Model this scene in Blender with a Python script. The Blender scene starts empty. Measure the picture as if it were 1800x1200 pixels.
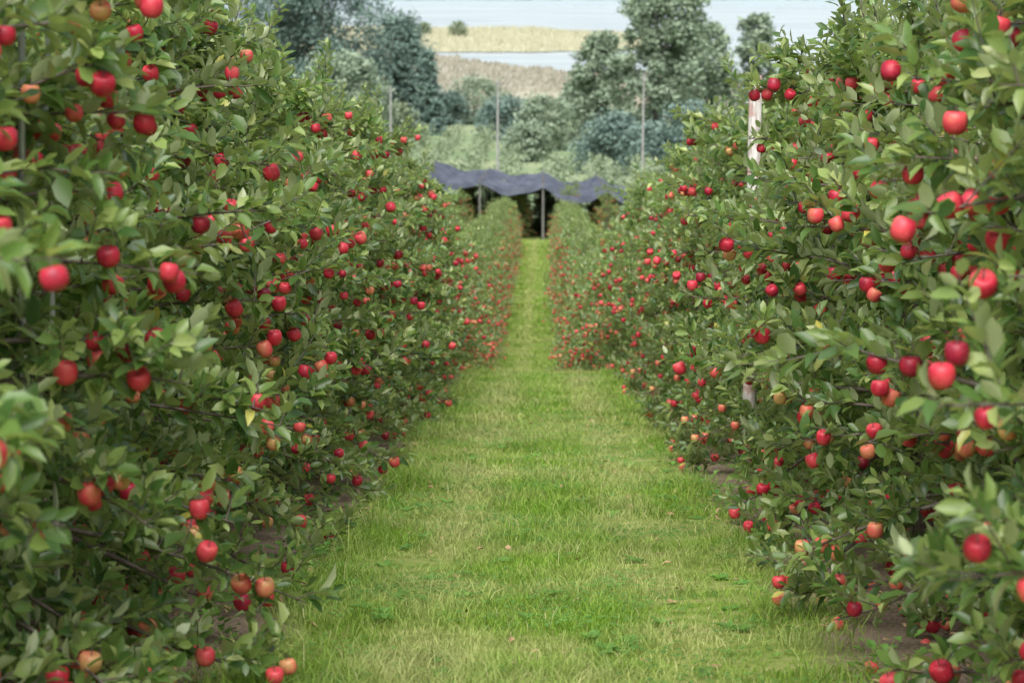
import bpy, math, random
import numpy as np
from mathutils import Vector, Matrix
rng=np.random.default_rng(7)
random.seed(7)
scene=bpy.context.scene
COL=scene.collection

# ------------------------------------------------------------------ terrain
PY=[-40,0,32,36,42,48,60,125,135,250,400,500,560,600,1000,1085,1110,1160,1400,3000]
PZ=[4.72,-1.28,-6.08,-7.2,-8.7,-9.55,-10.6,-16.9,-17.7,-26.5,-33.5,-38,-39.6,-41.5,-44,-42,-39.6,-37,-20,60]
def gz(y): return np.interp(y,PY,PZ)
def lane_cx(y): return np.interp(y,[0,30,44,125],[0.0,0.0,-.33,-.33])
_w=[(rng.uniform(0,6.28),rng.uniform(0,6.28),rng.uniform(.6,1.6)) for _ in range(14)]
def snoise(x,y,f):
    s=0
    for a,p,k in _w: s=s+np.sin((x*math.cos(a)+y*math.sin(a))*f*k+p*7+f)
    return s/4.0

# ------------------------------------------------------------------ mesh builder
class MB:
    def __init__(s): s.v=[];s.f=[];s.m=[];s.r=[];s.n=0;s.sm=[]
    def add(s,V,F,mat=0,rnd=0.5,smooth=True):
        V=np.asarray(V,dtype=np.float32).reshape(-1,3);F=np.asarray(F,dtype=np.int32)
        s.v.append(V);s.f.append(F+s.n);s.m.append(np.full(len(F),mat,np.int32))
        s.sm.append(np.full(len(F),smooth,bool))
        r=np.asarray(rnd,dtype=np.float32)
        if r.ndim==0:r=np.full(len(V),float(r),np.float32)
        s.r.append(r);s.n+=len(V)
    def mesh(s,name,mats):
        me=bpy.data.meshes.new(name)
        V=np.concatenate(s.v);me.vertices.add(len(V));me.vertices.foreach_set('co',V.ravel())
        li=np.concatenate([f.ravel() for f in s.f])
        cnt=np.concatenate([np.full(len(f),f.shape[1],np.int32) for f in s.f])
        st=np.concatenate([[0],np.cumsum(cnt)[:-1]]).astype(np.int32)
        me.loops.add(len(li));me.loops.foreach_set('vertex_index',li.astype(np.int32))
        me.polygons.add(len(cnt));me.polygons.foreach_set('loop_start',st)
        me.polygons.foreach_set('loop_total',cnt)
        me.polygons.foreach_set('material_index',np.concatenate(s.m))
        me.polygons.foreach_set('use_smooth',np.concatenate(s.sm))
        a=me.attributes.new('rnd','FLOAT','POINT');a.data.foreach_set('value',np.concatenate(s.r))
        for m in mats: me.materials.append(m)
        me.update(calc_edges=True);me.validate()
        return me
    def obj(s,name,mats,loc=(0,0,0)):
        o=bpy.data.objects.new(name,s.mesh(name,mats));o.location=loc;COL.objects.link(o);return o

def norm(a): return a/np.maximum(np.linalg.norm(a,axis=-1,keepdims=True),1e-9)

def tube(mb,pts,rad,mat=0,seg=6,rnd=.5,cap=True):
    pts=np.asarray(pts,float);n=len(pts);V=[]
    for i in range(n):
        d=pts[min(i+1,n-1)]-pts[max(i-1,0)];d=d/ (np.linalg.norm(d)+1e-9)
        a=np.cross(d,[0.3,1,0.1]) if abs(d[1])<.9 else np.cross(d,[1,0,0]);a/=np.linalg.norm(a);b=np.cross(d,a)
        for k in range(seg):
            t=2*math.pi*k/seg;V.append(pts[i]+rad[i]*(math.cos(t)*a+math.sin(t)*b))
    F=[[i*seg+k,i*seg+(k+1)%seg,(i+1)*seg+(k+1)%seg,(i+1)*seg+k] for i in range(n-1) for k in range(seg)]
    mb.add(V,F,mat,rnd)
    if cap:
        mb.add(V[-seg:],[list(range(seg))],mat,rnd,False)

def add_leaves(mb,P,D,N,L,W,mat,rnd,curl=None,lod=0):
    D=norm(D);S=norm(np.cross(D,N));N=norm(np.cross(S,D));n=len(P)
    if curl is None:curl=rng.uniform(-.08,.42,n)
    if lod:
        V=np.stack([P,P+D*(L*.45)[:,None]-S*(W*.5)[:,None]+N*(W*.2)[:,None],P+D*L[:,None]-N*(L*curl*.6)[:,None],P+D*(L*.45)[:,None]+S*(W*.5)[:,None]+N*(W*.2)[:,None]],1)
        b=(np.arange(n)*4)[:,None];mb.add(V.reshape(-1,3),np.concatenate([b+[0,2,1],b+[0,3,2]]),mat,np.repeat(rnd,4));return
    T=[(0,0,0),(.28,-.46,.13),(.3,0,0),(.28,.46,.13),(.68,-.42,.12),(.7,0,0),(.68,.42,.12),(1,0,0)]
    fold=rng.uniform(.5,3.0,n)
    wav=rng.uniform(-.16,.16,(n,8))
    V=np.zeros((n,8,3))
    for k,(s_,w,h) in enumerate(T):
        V[:,k]=P+D*(L*s_)[:,None]+S*(W*w)[:,None]+N*((W*h*fold+W*wav[:,k]*(abs(w)>0)-L*curl*s_**2))[:,None]
    base=(np.arange(n)*8)[:,None]
    tri=np.concatenate([base+[0,2,1],base+[0,3,2],base+[4,5,7],base+[5,6,7]])
    quad=np.concatenate([base+[1,2,5,4],base+[2,3,6,5]])
    off=mb.n
    mb.add(V.reshape(-1,3),tri,mat,np.repeat(rnd,8))
    mb.f.append(quad+off);mb.m.append(np.full(len(quad),mat,np.int32));mb.sm.append(np.ones(len(quad),bool))

def apple_template(seg=14,lod=0):
    prof=[(0.0,.30),(.10,.36),(.24,.455),(.38,.455),(.48,.30),(.51,.06),(.47,-.18),(.37,-.36),(.22,-.455),(.09,-.44),(0.0,-.40)]
    if lod: prof=[(0,.32),(.26,.45),(.47,.28),(.49,-.08),(.33,-.40),(0,-.42)]
    V=[];F4=[];F3=[]
    V.append((0,0,prof[0][1]))
    for r,z in prof[1:-1]:
        for k in range(seg):
            t=2*math.pi*k/seg;rr=r*(1+.03*math.cos(5*t)*(1 if z<0 else .3));V.append((rr*math.cos(t),rr*math.sin(t),z))
    V.append((0,0,prof[-1][1]));R=len(prof)-2
    for k in range(seg):
        F3.append((0,1+k,1+(k+1)%seg))
        for j in range(R-1):
            a=1+j*seg;F4.append((a+k,a+seg+k,a+seg+(k+1)%seg,a+(k+1)%seg))
        a=1+(R-1)*seg;F3.append((a+k,len(V)-1,a+(k+1)%seg))
    return np.array(V),np.array(F4),np.array(F3)
AT=[apple_template(),apple_template(7,1)]
def add_apple(mb,p,size,mat,rnd,tilt,barkmat=None,lod=0):
    AV,AF4,AF3=AT[lod]
    ax=rng.normal(size=3);ax/=np.linalg.norm(ax)
    M=np.array(Matrix.Rotation(tilt,3,Vector(ax))) @ np.array(Matrix.Rotation(rng.uniform(0,6.28),3,'Z'))
    sc=np.array([size*rng.uniform(.95,1.06),size*rng.uniform(.95,1.06),size*rng.uniform(.9,1.05)])
    V=(AV*sc)@M.T+p;off=mb.n
    mb.add(V,AF4,mat,rnd)
    mb.f.append(AF3+off);mb.m.append(np.full(len(AF3),mat,np.int32));mb.sm.append(np.ones(len(AF3),bool))
    if barkmat is not None and not lod:
        up=M@np.array([0,0,1.]);a=p+up*size*.3
        tube(mb,[a,a+up*size*.22,a+up*size*.36+np.array([0,0,.008])],[.0018,.0014,.0016],barkmat,4,cap=False)

# ------------------------------------------------------------------ materials
def newmat(name):
    m=bpy.data.materials.new(name);m.use_nodes=True;nt=m.node_tree
    b=nt.nodes['Principled BSDF'];return m,nt,b
def N(nt,t,**k):
    n=nt.nodes.new(t)
    for a,v in k.items(): setattr(n,a,v)
    return n
def ramp(nt,stops):
    r=nt.nodes.new('ShaderNodeValToRGB');e=r.color_ramp.elements
    while len(e)<len(stops): e.new(.5)
    for el,(p,c) in zip(e,stops): el.position=p;el.color=(*c,1)
    return r
def noise(nt,scale,detail=4,vec=None,rough=.55):
    n=nt.nodes.new('ShaderNodeTexNoise');n.inputs['Scale'].default_value=scale;n.inputs['Detail'].default_value=detail
    n.inputs['Roughness'].default_value=rough
    if vec is not None: nt.links.new(vec,n.inputs['Vector'])
    return n
def mixc(nt,fac,a,b,mode='MIX'):
    m=nt.nodes.new('ShaderNodeMix');m.data_type='RGBA';m.blend_type=mode
    for sock,val in ((m.inputs[0],fac),(m.inputs[6],a),(m.inputs[7],b)):
        if hasattr(val,'is_output'): nt.links.new(val,sock)
        else: sock.default_value=val if not isinstance(val,tuple) else (*val,1)
    return m.outputs[2]
def math_(nt,op,a,b=0.0,c=None):
    m=nt.nodes.new('ShaderNodeMath');m.operation=op
    for i,val in enumerate((a,b,c)):
        if val is None: continue
        if hasattr(val,'is_output'): nt.links.new(val,m.inputs[i])
        else: m.inputs[i].default_value=val
    return m.outputs[0]

def leaf_mat(name,stops,under,rough=.42,trans=.25,spec=.5,nz_=True):
    m,nt,b=newmat(name);at=N(nt,'ShaderNodeAttribute',attribute_name='rnd')
    r=ramp(nt,stops);nt.links.new(at.outputs['Fac'],r.inputs[0])
    g=N(nt,'ShaderNodeNewGeometry');c=r.outputs[0]
    if nz_:
        nz=noise(nt,1.3,1,g.outputs['Position'])
        v=math_(nt,'MULTIPLY_ADD',nz.outputs[0],1.1,.45)
        c=mixc(nt,1.0,c,v,'MULTIPLY')
    cc=mixc(nt,g.outputs['Backfacing'],c,under)
    nt.links.new(cc,b.inputs['Base Color']);b.inputs['Roughness'].default_value=rough
    b.inputs['Specular IOR Level'].default_value=spec
    if trans>0:
        t=N(nt,'ShaderNodeBsdfTranslucent');tc=mixc(nt,1.0,cc,(1.3,1.5,.6),'MULTIPLY');nt.links.new(tc,t.inputs[0])
        ms=N(nt,'ShaderNodeMixShader');ms.inputs[0].default_value=trans
        nt.links.new(b.outputs[0],ms.inputs[1]);nt.links.new(t.outputs[0],ms.inputs[2])
        nt.links.new(ms.outputs[0],nt.nodes['Material Output'].inputs[0])
    return m
LEAF=leaf_mat('apple_leaf',[(0,(.052,.12,.030)),(.35,(.115,.20,.046)),(.75,(.25,.335,.095)),(.965,(.40,.455,.18)),(.99,(.60,.55,.12))],(.36,.42,.23),rough=.34,spec=.6)
WEED=leaf_mat('weed_leaf',[(0,(.09,.22,.04)),(1,(.17,.34,.06))],(.18,.3,.12))

def bark_mat(name,c1,c2,sc=30):
    m,nt,b=newmat(name);tc=N(nt,'ShaderNodeTexCoord');nz=noise(nt,sc,5,tc.outputs['Object'])
    r=ramp(nt,[(.3,c1),(.7,c2)]);nt.links.new(nz.outputs[0],r.inputs[0]);nt.links.new(r.outputs[0],b.inputs['Base Color'])
    b.inputs['Roughness'].default_value=.85
    bp=N(nt,'ShaderNodeBump');bp.inputs['Strength'].default_value=.5;nt.links.new(nz.outputs[0],bp.inputs['Height']);nt.links.new(bp.outputs[0],b.inputs['Normal'])
    return m
BARK=bark_mat('apple_bark',(.08,.06,.05),(.22,.185,.16))
BARKD=bark_mat('tree_bark',(.12,.12,.12),(.22,.21,.2),3)

def apple_mat():
    m,nt,b=newmat('apple_skin');at=N(nt,'ShaderNodeAttribute',attribute_name='rnd');tc=N(nt,'ShaderNodeTexCoord')
    nz=noise(nt,13,3,tc.outputs['Object'])
    f=math_(nt,'ADD',at.outputs['Fac'],math_(nt,'MULTIPLY_ADD',nz.outputs[0],1.35,-.66))
    r=ramp(nt,[(.0,(.28,.010,.035)),(.3,(.58,.022,.055)),(.58,(.76,.085,.10)),(.82,(.74,.24,.13)),(1,(.64,.38,.15))])
    nt.links.new(f,r.inputs[0])
    sp=noise(nt,260,1,tc.outputs['Object']);s2=ramp(nt,[(.66,(0,0,0)),(.75,(1,1,1))]);nt.links.new(sp.outputs[0],s2.inputs[0])
    c=mixc(nt,math_(nt,'MULTIPLY',s2.outputs[0],.35),r.outputs[0],(.75,.45,.3))
    nt.links.new(c,b.inputs['Base Color']);b.inputs['Roughness'].default_value=.45
    b.inputs['Specular IOR Level'].default_value=.5
    return m
APPLE=apple_mat()

# ------------------------------------------------------------------ apple trees
def crown_r(h):
    return np.interp(h,[.15,.45,.9,1.5,2.0,2.5,2.9],[.58,.88,1.0,.88,.66,.38,.2])
YS=.62
def make_tree(idx,H=2.5,nb=50,lod=0):
    mb=MB();r=random.Random(100+idx)
    tp=[];x=y=0
    for i in range(9):
        h=i/8*H*.95-.1;tp.append((x,y,h));x+=r.uniform(-.03,.03);y+=r.uniform(-.03,.03)
    tube(mb,tp,[.05-.04*i/8 for i in range(9)],0,8-3*lod)
    tpa=np.array(tp)
    P=[];D=[];Nn=[];L=[];ends=[]
    def leaves_along(pts,step,outw,base_t=.15):
        pts=np.array(pts);seg=np.linalg.norm(np.diff(pts,axis=0),axis=1);tot=seg.sum();cs=np.concatenate([[0],np.cumsum(seg)])
        n=max(3,int(tot/step));ang=r.uniform(0,6.28)
        if lod:n=max(1,int(n*.42))
        for i in range(n):
            s=tot*(base_t+(1-base_t)*(i+.5)/n)
            p=np.array([np.interp(s,cs,pts[:,k]) for k in range(3)])
            d=pts[min(np.searchsorted(cs,s),len(pts)-1)]-pts[max(np.searchsorted(cs,s)-1,0)];d=d/(np.linalg.norm(d)+1e-9)
            ang+=2.4+r.uniform(-.4,.4)
            a=np.cross(d,[0,0,1.0]);a=a/(np.linalg.norm(a)+1e-6);b=np.cross(a,d)
            rad=math.cos(ang)*a+math.sin(ang)*b
            dd=d*r.uniform(.25,1.0)+rad*r.uniform(.45,1.0)+np.array([0,0,r.uniform(-.3,.45)])+outw*.2
            nn=np.array([r.gauss(0,.4),r.gauss(0,.4),r.uniform(.3,1.0)])+outw*r.uniform(-.1,.7)+d*.3
            P.append(p+rad*.012);D.append(dd);Nn.append(nn);L.append(r.uniform(.048,.098)*(1-.35*(i/n)**3)*(1.3 if lod else 1))
    for bi in range(nb):
        t=(bi+r.random())/nb
        h0=.35+t*(H-.55);az=bi*2.399+r.uniform(-.4,.4)
        dx,dy=math.cos(az),math.sin(az)
        rr=float(crown_r(h0*2.5/H))*r.uniform(.60,1.12)
        ex,ey=dx*rr,dy*rr*YS
        rise=r.uniform(-.05,.38)+.18*(t-.3)-(.35 if t<.18 else 0)
        sag=r.uniform(.02,.2)
        o=np.array([np.interp(h0,tpa[:,2],tpa[:,0]),np.interp(h0,tpa[:,2],tpa[:,1]),h0])
        pts=[];wob=r.uniform(-.12,.12)
        for k in range(7):
            s=k/6
            pts.append(o+np.array([ex*s-dy*wob*math.sin(3*s),ey*s+dx*wob*math.sin(3*s),rise*s-sag*s**2.2]))
        pts=np.array(pts);pts[:,2]=np.maximum(pts[:,2],.14)
        tube(mb,pts,[.013-.011*k/6 for k in range(7)],0,5-2*lod,cap=False)
        outw=np.array([dx,dy,0.])
        ns=r.randint(9,13)
        for j in range(ns):
            s=.22+.78*(j+r.random()*.6)/ns
            p=np.array([np.interp(s,np.linspace(0,1,7),pts[:,k]) for k in range(3)])
            sd=outw*r.uniform(.0,.9)+np.array([r.gauss(0,.6),r.gauss(0,.6),r.uniform(-.25,.9)]);sd/=np.linalg.norm(sd)
            sl=r.uniform(.06,.18)+(.14 if r.random()<.18 else 0)
            q=[p,p+sd*sl*.5,p+sd*sl+np.array([0,0,r.uniform(-.02,.05)])]
            q=[np.array([a[0],a[1],max(a[2],.12)]) for a in q]
            if not lod: tube(mb,q,[.0035,.0025,.0015],0,3,cap=False)
            leaves_along(q,.0125,outw)
            ends.append((q[1],s,outw,t))
        leaves_along(pts[3:],.022,outw)
    for k in range(12):
        az=r.uniform(0,6.28);b=np.array([r.uniform(-.35,.35),r.uniform(-.4,.4),H*r.uniform(.78,.95)])
        d=np.array([math.cos(az)*.35,math.sin(az)*.3,1.]);l=r.uniform(.15,.62)
        q=[b,b+d*l*.5,b+d*l+np.array([r.uniform(-.06,.06),r.uniform(-.06,.06),0])]
        tube(mb,[tpa[-2]]+q,[.010,.007,.004,.002],0,4,cap=False)
        leaves_along(q,.013,np.array([0,0,.3]))
    P=np.array(P);D=np.array(D);Nn=np.array(Nn);L=np.array(L)
    aps=[];cand=[e for e in ends if e[1]>.5 and e[0][2]<H*.95];r.shuffle(cand)
    for e in cand:
        p=e[0]+np.array([0,0,-.035])+e[2]*r.uniform(.0,.08)
        p[2]=max(p[2],.12)
        if all(np.linalg.norm(p-a[0])>.062 for a in aps):
            aps.append((p,e[3]))
            if r.random()<.30:
                q=p+np.array([r.uniform(-.06,.06),r.uniform(-.06,.06),r.uniform(-.04,.02)])
                if all(np.linalg.norm(q-a[0])>.06 for a in aps): aps.append((q,e[3]))
        if len(aps)>=128: break
    C=P+norm(D)*L[:,None]*.5;keep=np.ones(len(P),bool)
    for a,_ in aps: keep&=(np.linalg.norm(C-a-np.array([0,0,-.005]),axis=1)>.048)
    P,D,Nn,L=P[keep],D[keep],Nn[keep],L[keep]
    n=len(P);add_leaves(mb,P,D,Nn,L,L*rng.uniform(.42,.58,n),1,np.clip(rng.beta(1.3,1.8,n)+ (rng.random(n)<.003)*.8,0,1),lod=lod)
    for a,t in aps:
        hh=a[2]/H
        c=r.uniform(.08,.62) if r.random()<(.91 if hh>.4 else .66) else r.uniform(.66,.95)
        add_apple(mb,a,r.uniform(.050,.067),2,c,r.uniform(0,.7),0,lod)
    return mb.mesh('apple_tree',[BARK,LEAF,APPLE])
HS=[2.5,2.3,2.7,2.4,2.6,2.15]
TREES=[make_tree(i,H) for i,H in enumerate(HS)]
LOW=[make_tree(10+i,H,44,1) for i,H in enumerate([2.5,2.3,2.6,2.4])]

def plant(x,y,s=1.0,mesh=None):
    me=mesh or random.choice(TREES)
    o=bpy.data.objects.new('apple_tree',me);o.location=(x,y,float(gz(y))-.03)
    o.rotation_euler=(random.uniform(-.05,.05),random.uniform(-.05,.05),random.choice([0,math.pi])+random.uniform(-.2,.2))
    k=s*random.uniform(.93,1.06);o.scale=(k,k,k*random.uniform(.95,1.06));COL.objects.link(o)
for side in (-1,1):
    last=-1
    y=4.5+.25*side
    while y<122:
        off=(1.73 if side<0 else 1.78) if y<30 else 1.78-.22*min(1,(y-30)/10)
        if y<27:
            i=random.choice([k for k in range(6) if k!=last]);last=i
            if side>0 and 13.2<y<17.2: i=5 if y>14.5 else 1
            me=TREES[i]
        else:
            i=random.choice([k for k in range(4) if k!=last]);last=i;me=LOW[i]
        s=1.0 if y<60 else 1-.12*min(1,(y-60)/35)
        if side>0 and 13.2<y<17.2: s=.93
        if y>60: off-=.05
        plant(float(lane_cx(y))+side*off+random.uniform(-.12,.12),y,s,me)
        y+=random.uniform(.88,1.02) if y<50 else random.uniform(1.0,1.15)
    y=7
    while y<40:
        plant(side*5.15+random.uniform(-.06,.06),y,1.0,random.choice(LOW));y+=random.uniform(1.0,1.3)
for x in (-10.6,-8.6,-6.4,-4.4,-2.6,-1.5,.1,1.6,3.4,5.4,7.6):
    y=126 if abs(x)>2.2 else 131
    if abs(x)<.5: y=141
    while y<150: plant(x+random.uniform(-.2,.2),y,random.uniform(.78,.98),random.choice(LOW));y+=2.2

# ------------------------------------------------------------------ ground
xs=np.concatenate([-np.geomspace(3000,12,30),np.arange(-10,10.01,.25),np.geomspace(12,3000,30)])
ys=np.concatenate([np.arange(-40,2,4.),np.arange(2,60,.25),np.arange(60,140,2.),np.arange(140,620,8.),np.arange(620,1200,20.),np.geomspace(1200,3000,12)])
X,Y=np.meshgrid(xs,ys);Z=gz(Y)
near=(Y<60)&(abs(X)<11)
Z=Z+np.where(near,.018*snoise(X,Y,4.),0)
Z=Z+np.where(Y>1110,8*np.sin(X*.006+1)*np.clip((Y-1110)/300,0,1),0)
nx,ny=len(xs),len(ys);idx=np.arange(nx*ny).reshape(ny,nx)
F=np.stack([idx[:-1,:-1],idx[:-1,1:],idx[1:,1:],idx[1:,:-1]],-1).reshape(-1,4)
gm,nt,b=newmat('ground_grass_and_soil')
g=N(nt,'ShaderNodeNewGeometry');sx=N(nt,'ShaderNodeSeparateXYZ');nt.links.new(g.outputs['Position'],sx.inputs[0])
pos=g.outputs['Position']
n1=noise(nt,.9,5,pos);n2=noise(nt,9,5,pos);n3=noise(nt,60,4,pos)
gr=ramp(nt,[(.3,(.12,.19,.03)),(.52,(.22,.29,.07)),(.75,(.36,.33,.15))]);nt.links.new(n2.outputs[0],gr.inputs[0])
so=ramp(nt,[(.3,(.12,.09,.065)),(.55,(.25,.19,.14)),(.75,(.38,.30,.23))]);nt.links.new(n3.outputs[0],so.inputs[0])
d=math_(nt,'ABSOLUTE',math_(nt,'SUBTRACT',math_(nt,'ABSOLUTE',sx.outputs[0]),1.75))
d5=math_(nt,'ABSOLUTE',math_(nt,'SUBTRACT',math_(nt,'ABSOLUTE',sx.outputs[0]),5.15))
dm=math_(nt,'MINIMUM',d,d5)
e=math_(nt,'ADD',dm,math_(nt,'MULTIPLY_ADD',n1.outputs[0],.5,-.25));e=math_(nt,'ADD',e,math_(nt,'MULTIPLY_ADD',n2.outputs[0],.3,-.15))
mr=N(nt,'ShaderNodeMapRange');mr.inputs[1].default_value=.86;mr.inputs[2].default_value=.68;nt.links.new(e,mr.inputs[0])
mk=math_(nt,'MULTIPLY',mr.outputs[0],math_(nt,'LESS_THAN',sx.outputs[1],126.))
c1=mixc(nt,mk,gr.outputs[0],so.outputs[0])
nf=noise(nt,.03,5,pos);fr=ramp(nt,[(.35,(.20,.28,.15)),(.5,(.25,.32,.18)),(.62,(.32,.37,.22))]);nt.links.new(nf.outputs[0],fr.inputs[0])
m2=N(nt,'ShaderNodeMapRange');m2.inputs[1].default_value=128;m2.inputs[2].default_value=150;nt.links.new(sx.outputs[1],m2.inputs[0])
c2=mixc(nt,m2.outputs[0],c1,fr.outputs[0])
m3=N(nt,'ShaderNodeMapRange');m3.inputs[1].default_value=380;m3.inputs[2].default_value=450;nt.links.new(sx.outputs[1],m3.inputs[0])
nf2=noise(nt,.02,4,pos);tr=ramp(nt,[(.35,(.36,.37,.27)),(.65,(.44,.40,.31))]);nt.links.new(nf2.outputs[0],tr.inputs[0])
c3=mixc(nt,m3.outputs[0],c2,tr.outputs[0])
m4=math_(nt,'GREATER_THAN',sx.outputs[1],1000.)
c4=mixc(nt,m4,c3,(.36,.44,.47))  # far shore land: distance haze painted in as blue-grey
nt.links.new(c4,b.inputs['Base Color']);b.inputs['Roughness'].default_value=.95;b.inputs['Specular IOR Level'].default_value=.1
bp=N(nt,'ShaderNodeBump');bp.inputs['Strength'].default_value=.6;bp.inputs['Distance'].default_value=.02
nt.links.new(n3.outputs[0],bp.inputs['Height']);nt.links.new(bp.outputs[0],b.inputs['Normal'])
mb=MB();mb.add(np.stack([X,Y,Z],-1).reshape(-1,3),F);mb.obj('ground',[gm])

# ------------------------------------------------------------------ lawn blades
def gmat():
    m,nt,b=newmat('grass_blade');g=N(nt,'ShaderNodeNewGeometry');at=N(nt,'ShaderNodeAttribute',attribute_name='rnd')
    r=ramp(nt,[(0,(.14,.29,.03)),(.5,(.25,.42,.05)),(.85,(.38,.49,.11)),(.97,(.60,.56,.30))])
    nt.links.new(at.outputs['Fac'],r.inputs[0])
    n1=noise(nt,1.1,4,g.outputs['Position'],.65)
    sx=N(nt,'ShaderNodeSeparateXYZ');nt.links.new(g.outputs['Position'],sx.inputs[0])
    ax=math_(nt,'ABSOLUTE',math_(nt,'SUBTRACT',math_(nt,'ABSOLUTE',math_(nt,'ADD',sx.outputs[0],-.02)),.45))
    tr=N(nt,'ShaderNodeMapRange');tr.inputs[1].default_value=.28;tr.inputs[2].default_value=.0;tr.inputs[3].default_value=0;tr.inputs[4].default_value=.17;nt.links.new(ax,tr.inputs[0])
    f=ramp(nt,[(.46,(0,0,0)),(.68,(1,1,1))]);nt.links.new(math_(nt,'ADD',n1.outputs[0],tr.outputs[0]),f.inputs[0])
    c=mixc(nt,math_(nt,'MULTIPLY',f.outputs[0],.72),r.outputs[0],(.54,.54,.24))
    n2=noise(nt,3.3,3,g.outputs['Position']);v=math_(nt,'MULTIPLY_ADD',n2.outputs[0],1.1,.45)
    c=mixc(nt,1.0,c,v,'MULTIPLY')
    nt.links.new(c,b.inputs['Base Color']);b.inputs['Roughness'].default_value=.55;b.inputs['Specular IOR Level'].default_value=.3
    t=N(nt,'ShaderNodeBsdfTranslucent');nt.links.new(c,t.inputs[0]);ms=N(nt,'ShaderNodeMixShader');ms.inputs[0].default_value=.3
    nt.links.new(b.outputs[0],ms.inputs[1]);nt.links.new(t.outputs[0],ms.inputs[2]);nt.links.new(ms.outputs[0],nt.nodes['Material Output'].inputs[0]);return m
GRASS=gmat()
mb=MB()
def blades(y0,y1,dens,hw,wd,ht):
    n=int((y1-y0)*2*hw*dens);y=rng.uniform(y0,y1,n);x=rng.uniform(-hw,hw,n)+lane_cx(y)
    edge=np.abs(x-lane_cx(y))+.13*snoise(x*.3,y,2.)+rng.normal(0,.09,n)
    patch=.7*snoise(x,y,2.3)+.6*snoise(x,y,9.)
    keep=(edge<1.05)&(rng.random(n)<.66+.32*patch);x,y=x[keep],y[keep];patch=np.clip(patch[keep],-1,1.3);n=len(x)
    z=gz(y);h=rng.gamma(3,ht/3,n)*(1+.45*patch)*(1+.5*(np.abs(x)>.8));w=wd*rng.uniform(.6,1.3,n)
    az=rng.uniform(0,6.283,n);ln=rng.uniform(.15,1.5,n)*h;fa=rng.uniform(0,6.283,n)
    sx=np.cos(fa)*w/2;sy=np.sin(fa)*w/2
    V=np.zeros((n,5,3))
    V[:,0]=np.stack([x-sx,y-sy,z-.005],-1);V[:,1]=np.stack([x+sx,y+sy,z-.005],-1)
    mx=x+np.cos(az)*ln*.35;my=y+np.sin(az)*ln*.35
    V[:,2]=np.stack([mx+sx*.8,my+sy*.8,z+h*.6],-1);V[:,3]=np.stack([mx-sx*.8,my-sy*.8,z+h*.6],-1)
    V[:,4]=np.stack([x+np.cos(az)*ln,y+np.sin(az)*ln,z+h*.92],-1)
    bs=(np.arange(n)*5)[:,None];off=mb.n
    rr=np.clip(rng.beta(2,2.5,n)-.12*patch+(rng.random(n)<.08)*.5,0,1)
    mb.add(V.reshape(-1,3),bs+[0,1,2,3],0,np.repeat(rr,5))
    t=bs+[3,2,4];mb.f.append(t+off);mb.m.append(np.zeros(n,np.int32));mb.sm.append(np.ones(n,bool))
blades(5.5,12,11000,1.5,.0036,.026)
blades(12,20,6000,1.5,.005,.028)
blades(20,34,3000,1.5,.008,.032)
blades(34,60,700,1.2,.015,.04)
blades(60,128,250,1.2,.03,.05)
mb.obj('grass',[GRASS])

mb=MB()
P=[];D=[];NN=[];L=[]
for k in range(900):
    y=6+26*random.random()**1.5;x=random.uniform(-1.25,1.25)
    if float(snoise(x,y,1.8))<.1 and random.random()<.75: continue
    for c in range(random.randint(8,26)):
        px=x+random.gauss(0,.10);py=y+random.gauss(0,.10);h=random.uniform(.015,.04);a=random.uniform(0,6.28)
        for j in range(3):
            aa=a+j*2.094
            P.append((px,py,float(gz(py))+h));D.append((math.cos(aa),math.sin(aa),.15));NN.append((0,0,1));L.append(random.uniform(.011,.021))
for k in range(420):
    y=6+24*random.random();s=random.choice([-1,1]);x=s*random.uniform(.95,2.1)
    for c in range(random.randint(6,18)):
        a=random.uniform(0,6.28);h=random.uniform(.01,.10);rr=random.uniform(0,.08)
        P.append((x+rr*math.cos(a),y+rr*math.sin(a),float(gz(y))+h));D.append((math.cos(a),math.sin(a),random.uniform(.1,.9)));NN.append((0,0,1));L.append(random.uniform(.02,.05))
for k in range(90):
    y=7+14*random.random();x=random.uniform(-.95,.95)
    for c in range(9):
        a=c*.7+random.uniform(-.2,.2)
        P.append((x,y,float(gz(y))+.012));D.append((math.cos(a),math.sin(a),random.uniform(.2,.6)));NN.append((0,0,1));L.append(random.uniform(.04,.07))
P=np.array(P);L=np.array(L)
add_leaves(mb,P,np.array(D),np.array(NN),L,np.where(L>.05,L*.35,L*.75),0,rng.random(len(P)),lod=1)
mb.obj('clover_and_weeds',[WEED])

lit=bark_mat('dead_leaf',(.24,.15,.07),(.48,.34,.18),20)
mb=MB();n=1500
y=rng.uniform(6,28,n);x=np.where(rng.random(n)<.85,np.sign(rng.random(n)-.5)*rng.uniform(.9,2.2,n),rng.uniform(-1,1,n))
P=np.stack([x,y,gz(y)+rng.uniform(.005,.03,n)],-1);L=rng.uniform(.03,.06,n)
add_leaves(mb,P,np.stack([rng.normal(size=n),rng.normal(size=n),rng.normal(0,.15,n)],-1),np.stack([rng.normal(0,.3,n),rng.normal(0,.3,n),np.ones(n)],-1),L,L*.5,0,rng.random(n))
mb.obj('fallen_leaves',[lit])
rot=apple_mat();rot.name='rotting_apple'
mb=MB()
for k in range(30):
    s=random.choice([-1,1,1]);y=random.uniform(6.5,20) if k>20 else random.uniform(7.5,10.5)
    x=s*random.uniform(1.0,1.7)
    add_apple(mb,np.array([x,y,float(gz(y))+.012]),random.uniform(.034,.054),0,random.uniform(.6,.9),random.uniform(.8,2.5))
mb.obj('fallen_apples',[rot])

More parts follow.
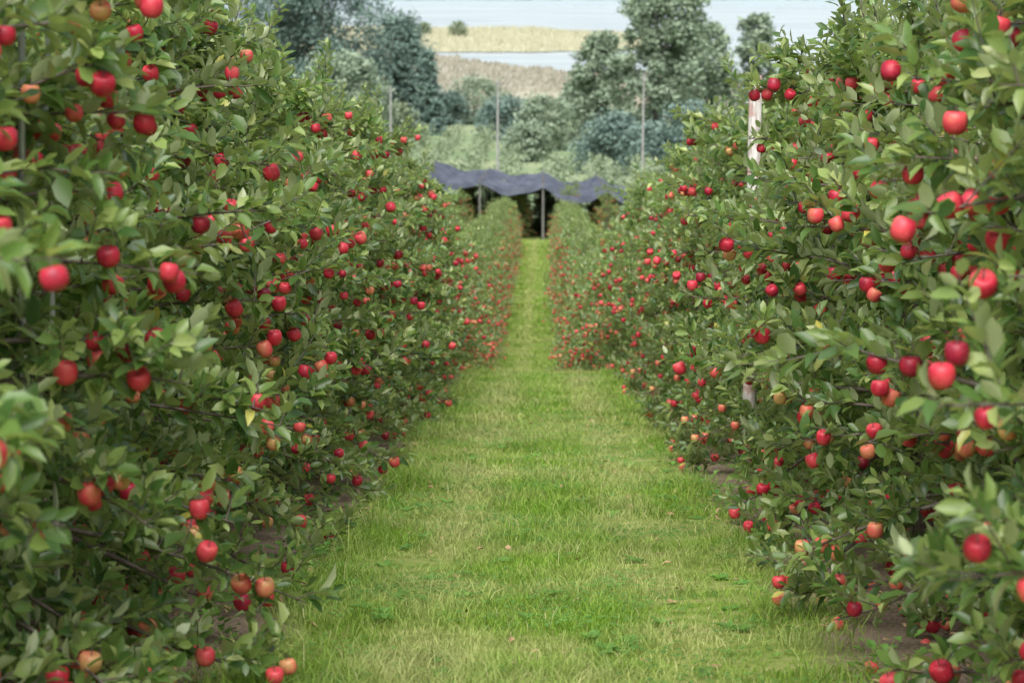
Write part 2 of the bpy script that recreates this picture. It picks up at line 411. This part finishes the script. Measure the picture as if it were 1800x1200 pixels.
# ------------------------------------------------------------------ posts and stakes, wires
def post_mat():
    m,nt,b=newmat('weathered_post');tc=N(nt,'ShaderNodeTexCoord');mp=N(nt,'ShaderNodeMapping');mp.inputs['Scale'].default_value=(1,1,.15)
    nt.links.new(tc.outputs['Object'],mp.inputs[0]);nz=noise(nt,45,5,mp.outputs[0]);n2=noise(nt,9,3,tc.outputs['Object'])
    r=ramp(nt,[(.35,(.40,.35,.32)),(.6,(.74,.71,.68))]);nt.links.new(nz.outputs[0],r.inputs[0])
    f=ramp(nt,[(.52,(0,0,0)),(.6,(1,1,1))]);nt.links.new(n2.outputs[0],f.inputs[0])
    c=mixc(nt,math_(nt,'MULTIPLY',f.outputs[0],.6),r.outputs[0],(.42,.18,.14));nt.links.new(c,b.inputs['Base Color']);b.inputs['Roughness'].default_value=.8
    bp=N(nt,'ShaderNodeBump');bp.inputs['Strength'].default_value=.5;nt.links.new(nz.outputs[0],bp.inputs['Height']);nt.links.new(bp.outputs[0],b.inputs['Normal']);return m
POST=post_mat()
GALV,nt,b=newmat('galvanised_steel');b.inputs['Metallic'].default_value=.6;b.inputs['Roughness'].default_value=.45
nz=noise(nt,40,3);r=ramp(nt,[(.3,(.35,.37,.39)),(.7,(.6,.62,.64))]);nt.links.new(nz.outputs[0],r.inputs[0]);nt.links.new(r.outputs[0],b.inputs['Base Color'])
def post(x,y,h,r=.042):
    mb=MB();tube(mb,[(0,0,-.3),(0,0,h*.5),(.005,0,h-.01),(.005,0,h)],[r*1.05,r,r*.97,r*.88],0,14)
    tube(mb,[(-.06,0,h-.18),(.06,0,h-.18)],[.004,.004],1,6)
    mb.obj('wooden_post',[POST,GALV],(x,y,float(gz(y))))
post(1.42,16.3,2.66,.045)
for y in (9.5,27,38,50,66,84,104): post(1.72+float(lane_cx(y)),y,2.0)
for y in (12,21,30,42,56,72,90,110): post(-1.72+float(lane_cx(y)),y,2.0)
def stake(x,y,h,lx=0,r=.011):
    mb=MB();tube(mb,[(0,0,-.2),(lx*.5,0,h*.5),(lx,0,h)],[r,r,r],0,8)
    mb.obj('metal_stake',[GALV],(x,y,float(gz(y))))
stake(-1.42,6.35,2.12,.06,.010);stake(-1.36,6.5,2.3,.04,.008)
for s in (-1,1):
    mb=MB();yy=np.concatenate([np.arange(3,60,3.),np.arange(60,125,8.)])
    for h in (.8,1.5,2.0): tube(mb,np.stack([lane_cx(yy)+s*1.7,yy,gz(yy)+h*np.interp(yy,[60,100],[1,.8])],-1),[.0015]*len(yy),0,4)
    mb.obj('trellis_wire',[GALV])

# ------------------------------------------------------------------ hail net canopy
def netmat():
    m,nt,b=newmat('hail_net');tc=N(nt,'ShaderNodeTexCoord');mp=N(nt,'ShaderNodeMapping');mp.inputs['Scale'].default_value=(1.2,.35,1);nt.links.new(tc.outputs['Object'],mp.inputs[0]);nz=noise(nt,1.2,5,mp.outputs[0])
    r=ramp(nt,[(.3,(.045,.055,.08)),(.7,(.12,.135,.175))]);nt.links.new(nz.outputs[0],r.inputs[0]);nt.links.new(r.outputs[0],b.inputs['Base Color']);b.inputs['Roughness'].default_value=.8;b.inputs['Specular IOR Level'].default_value=.2
    return m
NET=netmat()
root=bpy.data.objects.new('hail_net_canopy',None);COL.objects.link(root)
nxn,nyn=161,50
xn=np.linspace(-14,10,nxn);yn=np.linspace(129,154,nyn);XX,YY=np.meshgrid(xn,yn)
def netz(x,y):
    w=np.abs(np.sin(math.pi*x/3.4))**1.2
    px=np.abs(np.sin(math.pi*(y-129)/6.25))
    return gz(y)+2.95-.10*x-.42*w*(1-.4*px)-.42*px+.05*np.sin(x*4+y*2)+.08*np.sin(x*1.3-y)
mb=MB();idx=np.arange(nxn*nyn).reshape(nyn,nxn)
mb.add(np.stack([XX,YY,netz(XX,YY)],-1).reshape(-1,3),np.stack([idx[:-1,:-1],idx[:-1,1:],idx[1:,1:],idx[1:,:-1]],-1).reshape(-1,4))
o=mb.obj('net_roof',[NET]);o.parent=root
mb=MB()
fx=np.linspace(-14,10,161)
top=np.stack([fx,np.full(161,129.),netz(fx,129.)],-1);bot=top.copy();bot[:,2]-=.15+.2*np.abs(np.sin(fx*.92));bot[:,1]-=.12
i=np.arange(160);mb.add(np.concatenate([top,bot]),np.stack([i,i+1,i+162,i+161],-1));o=mb.obj('net_valance',[NET]);o.parent=root
mb=MB()
for k in range(-4,3):
    for y in (129,135.25,141.5,147.75,154):
        x=k*3.4;g0=float(gz(y));zt=float(netz(np.array(x),np.array(y)))
        tube(mb,[(x,y,g0-.2),(x,y,g0+1.3),(x,y,zt+.10)],[.075,.07,.06],0,8)
o=mb.obj('net_posts',[BARKD]);o.parent=root

def pole(x,y,h,r=.1):
    mb=MB();tube(mb,[(0,0,-.5),(0,0,h*.5),(.03,0,h)],[r,r*.85,r*.65],0,10)
    tube(mb,[(-.25,0,h-.35),(.3,0,h-.35)],[.03,.03],0,6);tube(mb,[(-.2,0,h-.35),(-.2,0,h-.2)],[.04,.03],0,6);tube(mb,[(.25,0,h-.35),(.25,0,h-.2)],[.04,.03],0,6)
    mb.obj('utility_pole',[PB],(x,y,float(gz(y))))
PB=bark_mat('pole_wood',(.28,.28,.28),(.42,.41,.40),4)
pole(-3.3,175,9.0,.11);pole(-12.0,190,8.6,.11);pole(6.8,165,9.4,.10);pole(-22.5,250,9.5,.11)

# ------------------------------------------------------------------ background trees
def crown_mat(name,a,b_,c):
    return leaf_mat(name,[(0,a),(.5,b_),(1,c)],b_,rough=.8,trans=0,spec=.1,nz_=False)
BLUE=crown_mat('hazy_dark_foliage',(.13,.20,.19),(.18,.26,.23),(.26,.345,.28))  # bluish tint is distance haze painted into the leaf colour
GREY=crown_mat('hazy_grey_foliage',(.20,.27,.20),(.28,.36,.26),(.38,.455,.32))  # haze is in this pale, desaturated base colour, not in the air
OLIV=crown_mat('hazy_olive_foliage',(.16,.22,.15),(.24,.30,.19),(.33,.37,.24))  # greyed olive, aerial haze mixed into the base colour
def cards(mb,P,size,mat,rnd):
    n=len(P);D=rng.normal(size=(n,3));D[:,2]*=.6;D=norm(D);A=norm(rng.normal(size=(n,3))+[0,0,.8]);S=norm(np.cross(D,A))
    s=size*rng.uniform(.6,1.4,n)
    V=np.stack([P-D*s[:,None]*.5,P+S*s[:,None]*.32,P+D*s[:,None]*.5,P-S*s[:,None]*.32],1)
    b=(np.arange(n)*4)[:,None];mb.add(V.reshape(-1,3),b+[0,1,2,3],mat,np.repeat(rnd,4),False)
def bg_tree(name,x,y,h,w,mat,n=9000,shape='round',base=.12,card=.5):
    mb=MB();r=random.Random(int(x*7+y));g0=float(gz(y))
    tp=[(0,0,-.5),(r.uniform(-.2,.2),0,h*.35),(r.uniform(-.5,.5),0,h*.65),(r.uniform(-.5,.5),0,h*.93)]
    tube(mb,tp,[h*.018,h*.014,h*.008,h*.003],0,8)
    nc=130
    for k in range(nc):
        t=(k+r.random())/nc;hh=h*(base+(1-base)*t)
        if shape=='cone': R=w/2*(1-t)**.9+.1
        elif shape=='tall': R=w/2*(math.sin(math.pi*min(1,t*.8+.17))**.5)
        else: R=w/2*math.sqrt(max(.02,1-(2*t-.8)**2/1.5))
        az=r.uniform(0,6.28);q=R*math.sqrt(r.uniform(.05,1))*.95
        c=np.array([q*math.cos(az),q*math.sin(az),min(hh,h*.95)])
        cr=w*r.uniform(.07,.17) if shape!='cone' else w*.11
        h0=max(h*.1,hh-q*.7)
        if shape!='cone' and k%4==0: tube(mb,[(0,0,h0),(c[0]*.6,c[1]*.6,(h0+c[2])/2+.2),tuple(c)],[h*.007,h*.004,h*.002],0,5,cap=False)
        m=n//nc;dv=norm(rng.normal(size=(m,3)));rad=cr*rng.uniform(.2,1.3,m)**.8
        P=c+dv*rad[:,None]*[1,1,.85 if shape!='cone' else .6]
        P[:,2]=np.maximum(P[:,2],.1)
        br=r.uniform(-.2,.2)
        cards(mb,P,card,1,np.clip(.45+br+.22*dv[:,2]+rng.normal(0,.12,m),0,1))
    return mb.obj(name,[BARKD,mat],(x,y,g0))
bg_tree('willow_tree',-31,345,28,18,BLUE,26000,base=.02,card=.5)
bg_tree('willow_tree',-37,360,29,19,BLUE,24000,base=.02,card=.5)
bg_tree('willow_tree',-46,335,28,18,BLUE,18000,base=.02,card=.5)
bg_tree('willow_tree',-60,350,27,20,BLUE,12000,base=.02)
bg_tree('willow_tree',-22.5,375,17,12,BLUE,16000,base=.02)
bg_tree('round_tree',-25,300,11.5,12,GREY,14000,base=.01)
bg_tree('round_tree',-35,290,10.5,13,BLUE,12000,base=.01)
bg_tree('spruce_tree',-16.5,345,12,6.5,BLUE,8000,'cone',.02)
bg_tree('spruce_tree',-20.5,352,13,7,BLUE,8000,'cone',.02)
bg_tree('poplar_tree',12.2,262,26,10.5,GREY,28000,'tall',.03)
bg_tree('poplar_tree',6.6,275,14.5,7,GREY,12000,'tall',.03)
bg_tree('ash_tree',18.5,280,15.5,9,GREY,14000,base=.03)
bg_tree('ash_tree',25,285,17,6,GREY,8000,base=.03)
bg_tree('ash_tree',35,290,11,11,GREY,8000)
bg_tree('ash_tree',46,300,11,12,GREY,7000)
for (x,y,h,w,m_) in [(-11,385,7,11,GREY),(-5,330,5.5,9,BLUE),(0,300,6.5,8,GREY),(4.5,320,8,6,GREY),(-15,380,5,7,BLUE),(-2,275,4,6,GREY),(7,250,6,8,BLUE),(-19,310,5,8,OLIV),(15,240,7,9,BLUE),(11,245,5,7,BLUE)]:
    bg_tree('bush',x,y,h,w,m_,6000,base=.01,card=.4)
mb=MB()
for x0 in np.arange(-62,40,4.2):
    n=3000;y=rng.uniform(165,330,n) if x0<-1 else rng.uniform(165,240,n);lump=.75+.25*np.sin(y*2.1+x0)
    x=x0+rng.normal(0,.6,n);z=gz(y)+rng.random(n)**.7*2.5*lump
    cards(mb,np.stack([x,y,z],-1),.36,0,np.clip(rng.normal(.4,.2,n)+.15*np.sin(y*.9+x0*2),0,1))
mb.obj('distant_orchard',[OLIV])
REED=crown_mat('hazy_reeds_material',(.44,.45,.32),(.52,.51,.37),(.58,.56,.43))  # reed yellow-green paled by haze painted into the colour
REED2=crown_mat('reeds_brown_material',(.33,.33,.26),(.38,.36,.29),(.43,.40,.33))
def reedbed(poly,mat,n,h=1.6,z0=-39.75):
    mb=MB();poly=np.array(poly,float)
    P2=[]
    m=len(poly)
    for i in range(m):
        a,b_=poly[i],poly[(i+1)%m]
        for k in range(10):
            t=k/10;p=a+(b_-a)*t;P2.append(p+[rng.normal(0,1.2),rng.normal(0,2.2)])
    P2=np.array(P2);mb.add(np.c_[P2,np.full(len(P2),z0)],[list(range(len(P2)))],0,.4,False)
    mn,mx=P2.min(0),P2.max(0);pts=rng.uniform(mn,mx,(n*3,2))
    inside=np.zeros(len(pts),bool);j=len(P2)-1
    for i in range(len(P2)):
        xi,yi=P2[i];xj,yj=P2[j];c=((yi>pts[:,1])!=(yj>pts[:,1]))&(pts[:,0]<(xj-xi)*(pts[:,1]-yi)/(yj-yi+1e-9)+xi);inside^=c;j=i
    pts=pts[inside][:n];n=len(pts);hh=h*rng.uniform(.6,1.3,n)*(1+.3*np.sin(pts[:,0]*.15)*np.sin(pts[:,1]*.08));a=rng.uniform(0,3.14,n);w=.35
    x,y=pts.T;V=np.stack([np.stack([x-np.cos(a)*w,y-np.sin(a)*w,np.full(n,z0)],-1),np.stack([x+np.cos(a)*w,y+np.sin(a)*w,np.full(n,z0)],-1),np.stack([x+rng.normal(0,.3,n),y,z0+hh],-1)],1)
    patch=.45+.3*snoise(x*.3,y,.05)
    mb.add(V.reshape(-1,3),np.arange(3*n).reshape(-1,3),0,np.repeat(np.clip(patch+rng.normal(0,.12,n),0,1),3),False)
    mb.obj('reed_bed',[mat])
reedbed([(-260,715),(-50,712),(0,716),(30,730),(38,770),(30,820),(0,860),(-80,868),(-260,880)],REED,26000,1.2)
reedbed([(-260,540),(-260,712),(-60,712),(-33,700),(-12,650),(8,612),(60,600),(160,585),(160,560),(0,540)],REED2,26000,1.0,-39.3)
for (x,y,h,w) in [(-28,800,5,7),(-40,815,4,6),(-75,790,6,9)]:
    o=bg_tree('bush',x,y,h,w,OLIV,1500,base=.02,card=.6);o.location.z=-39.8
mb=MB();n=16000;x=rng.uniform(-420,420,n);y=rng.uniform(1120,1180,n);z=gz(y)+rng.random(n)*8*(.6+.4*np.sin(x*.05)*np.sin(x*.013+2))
cards(mb,np.stack([x,y,z],-1),3,0,rng.random(n));mb.obj('distant_trees',[crown_mat('hazy_far_shore_foliage',(.34,.42,.46),(.38,.46,.50),(.44,.5,.54))])  # far shore trees: blue-grey haze baked into the foliage colour

wm,nt,b=newmat('lake_water');g=N(nt,'ShaderNodeNewGeometry');b.inputs['Roughness'].default_value=.25
mp=N(nt,'ShaderNodeMapping');mp.inputs['Scale'].default_value=(.01,.06,.1);nt.links.new(g.outputs['Position'],mp.inputs[0]);nz=noise(nt,1.5,4,mp.outputs[0])
r=ramp(nt,[(.35,(.42,.51,.55)),(.65,(.58,.65,.68))]);nt.links.new(nz.outputs[0],r.inputs[0]);nt.links.new(r.outputs[0],b.inputs['Base Color'])
n2=noise(nt,.8,3,g.outputs['Position']);bp=N(nt,'ShaderNodeBump');bp.inputs['Strength'].default_value=.15;bp.inputs['Distance'].default_value=.3;nt.links.new(n2.outputs[0],bp.inputs['Height']);nt.links.new(bp.outputs[0],b.inputs['Normal'])
mb=MB();mb.add([(-2500,555,-40),(2500,555,-40),(2500,1125,-40),(-2500,1125,-40)],[[0,1,2,3]],0,.5,False);mb.obj('lake',[wm])

# ------------------------------------------------------------------ light
w=bpy.data.worlds.new('World');scene.world=w;w.use_nodes=True;nt=w.node_tree
EL=58
sky=N(nt,'ShaderNodeTexSky',sky_type='NISHITA');sky.sun_disc=False;sky.sun_elevation=math.radians(EL);sky.sun_rotation=math.radians(190)
sky.dust_density=4;sky.air_density=1.2;bg=nt.nodes['Background']
hs=N(nt,'ShaderNodeHueSaturation');hs.inputs['Saturation'].default_value=.35;nt.links.new(sky.outputs[0],hs.inputs['Color']);nt.links.new(hs.outputs[0],bg.inputs[0])
bg.inputs[1].default_value=.15
sun=bpy.data.lights.new('sun','SUN');sun.energy=4.3;sun.angle=math.radians(65);sun.color=(1,.975,.93)
so=bpy.data.objects.new('sun',sun);COL.objects.link(so)
az=math.radians(190);el=math.radians(EL)
dirv=Vector((math.sin(az)*math.cos(el),math.cos(az)*math.cos(el),math.sin(el)))
so.rotation_euler=dirv.to_track_quat('Z','Y').to_euler();so.location=(0,0,30)

cam=bpy.data.cameras.new('camera');cam.lens=85;cam.sensor_width=36;cam.clip_end=6000;cam.clip_start=.1
cam.dof.use_dof=True;cam.dof.focus_distance=11;cam.dof.aperture_fstop=5.6
co=bpy.data.objects.new('camera',cam);co.location=(0,0,0);co.rotation_euler=(math.radians(90-10.007),0,math.radians(.74));COL.objects.link(co)
scene.camera=co
scene.view_settings.view_transform='Standard';scene.view_settings.look='None';scene.view_settings.exposure=0
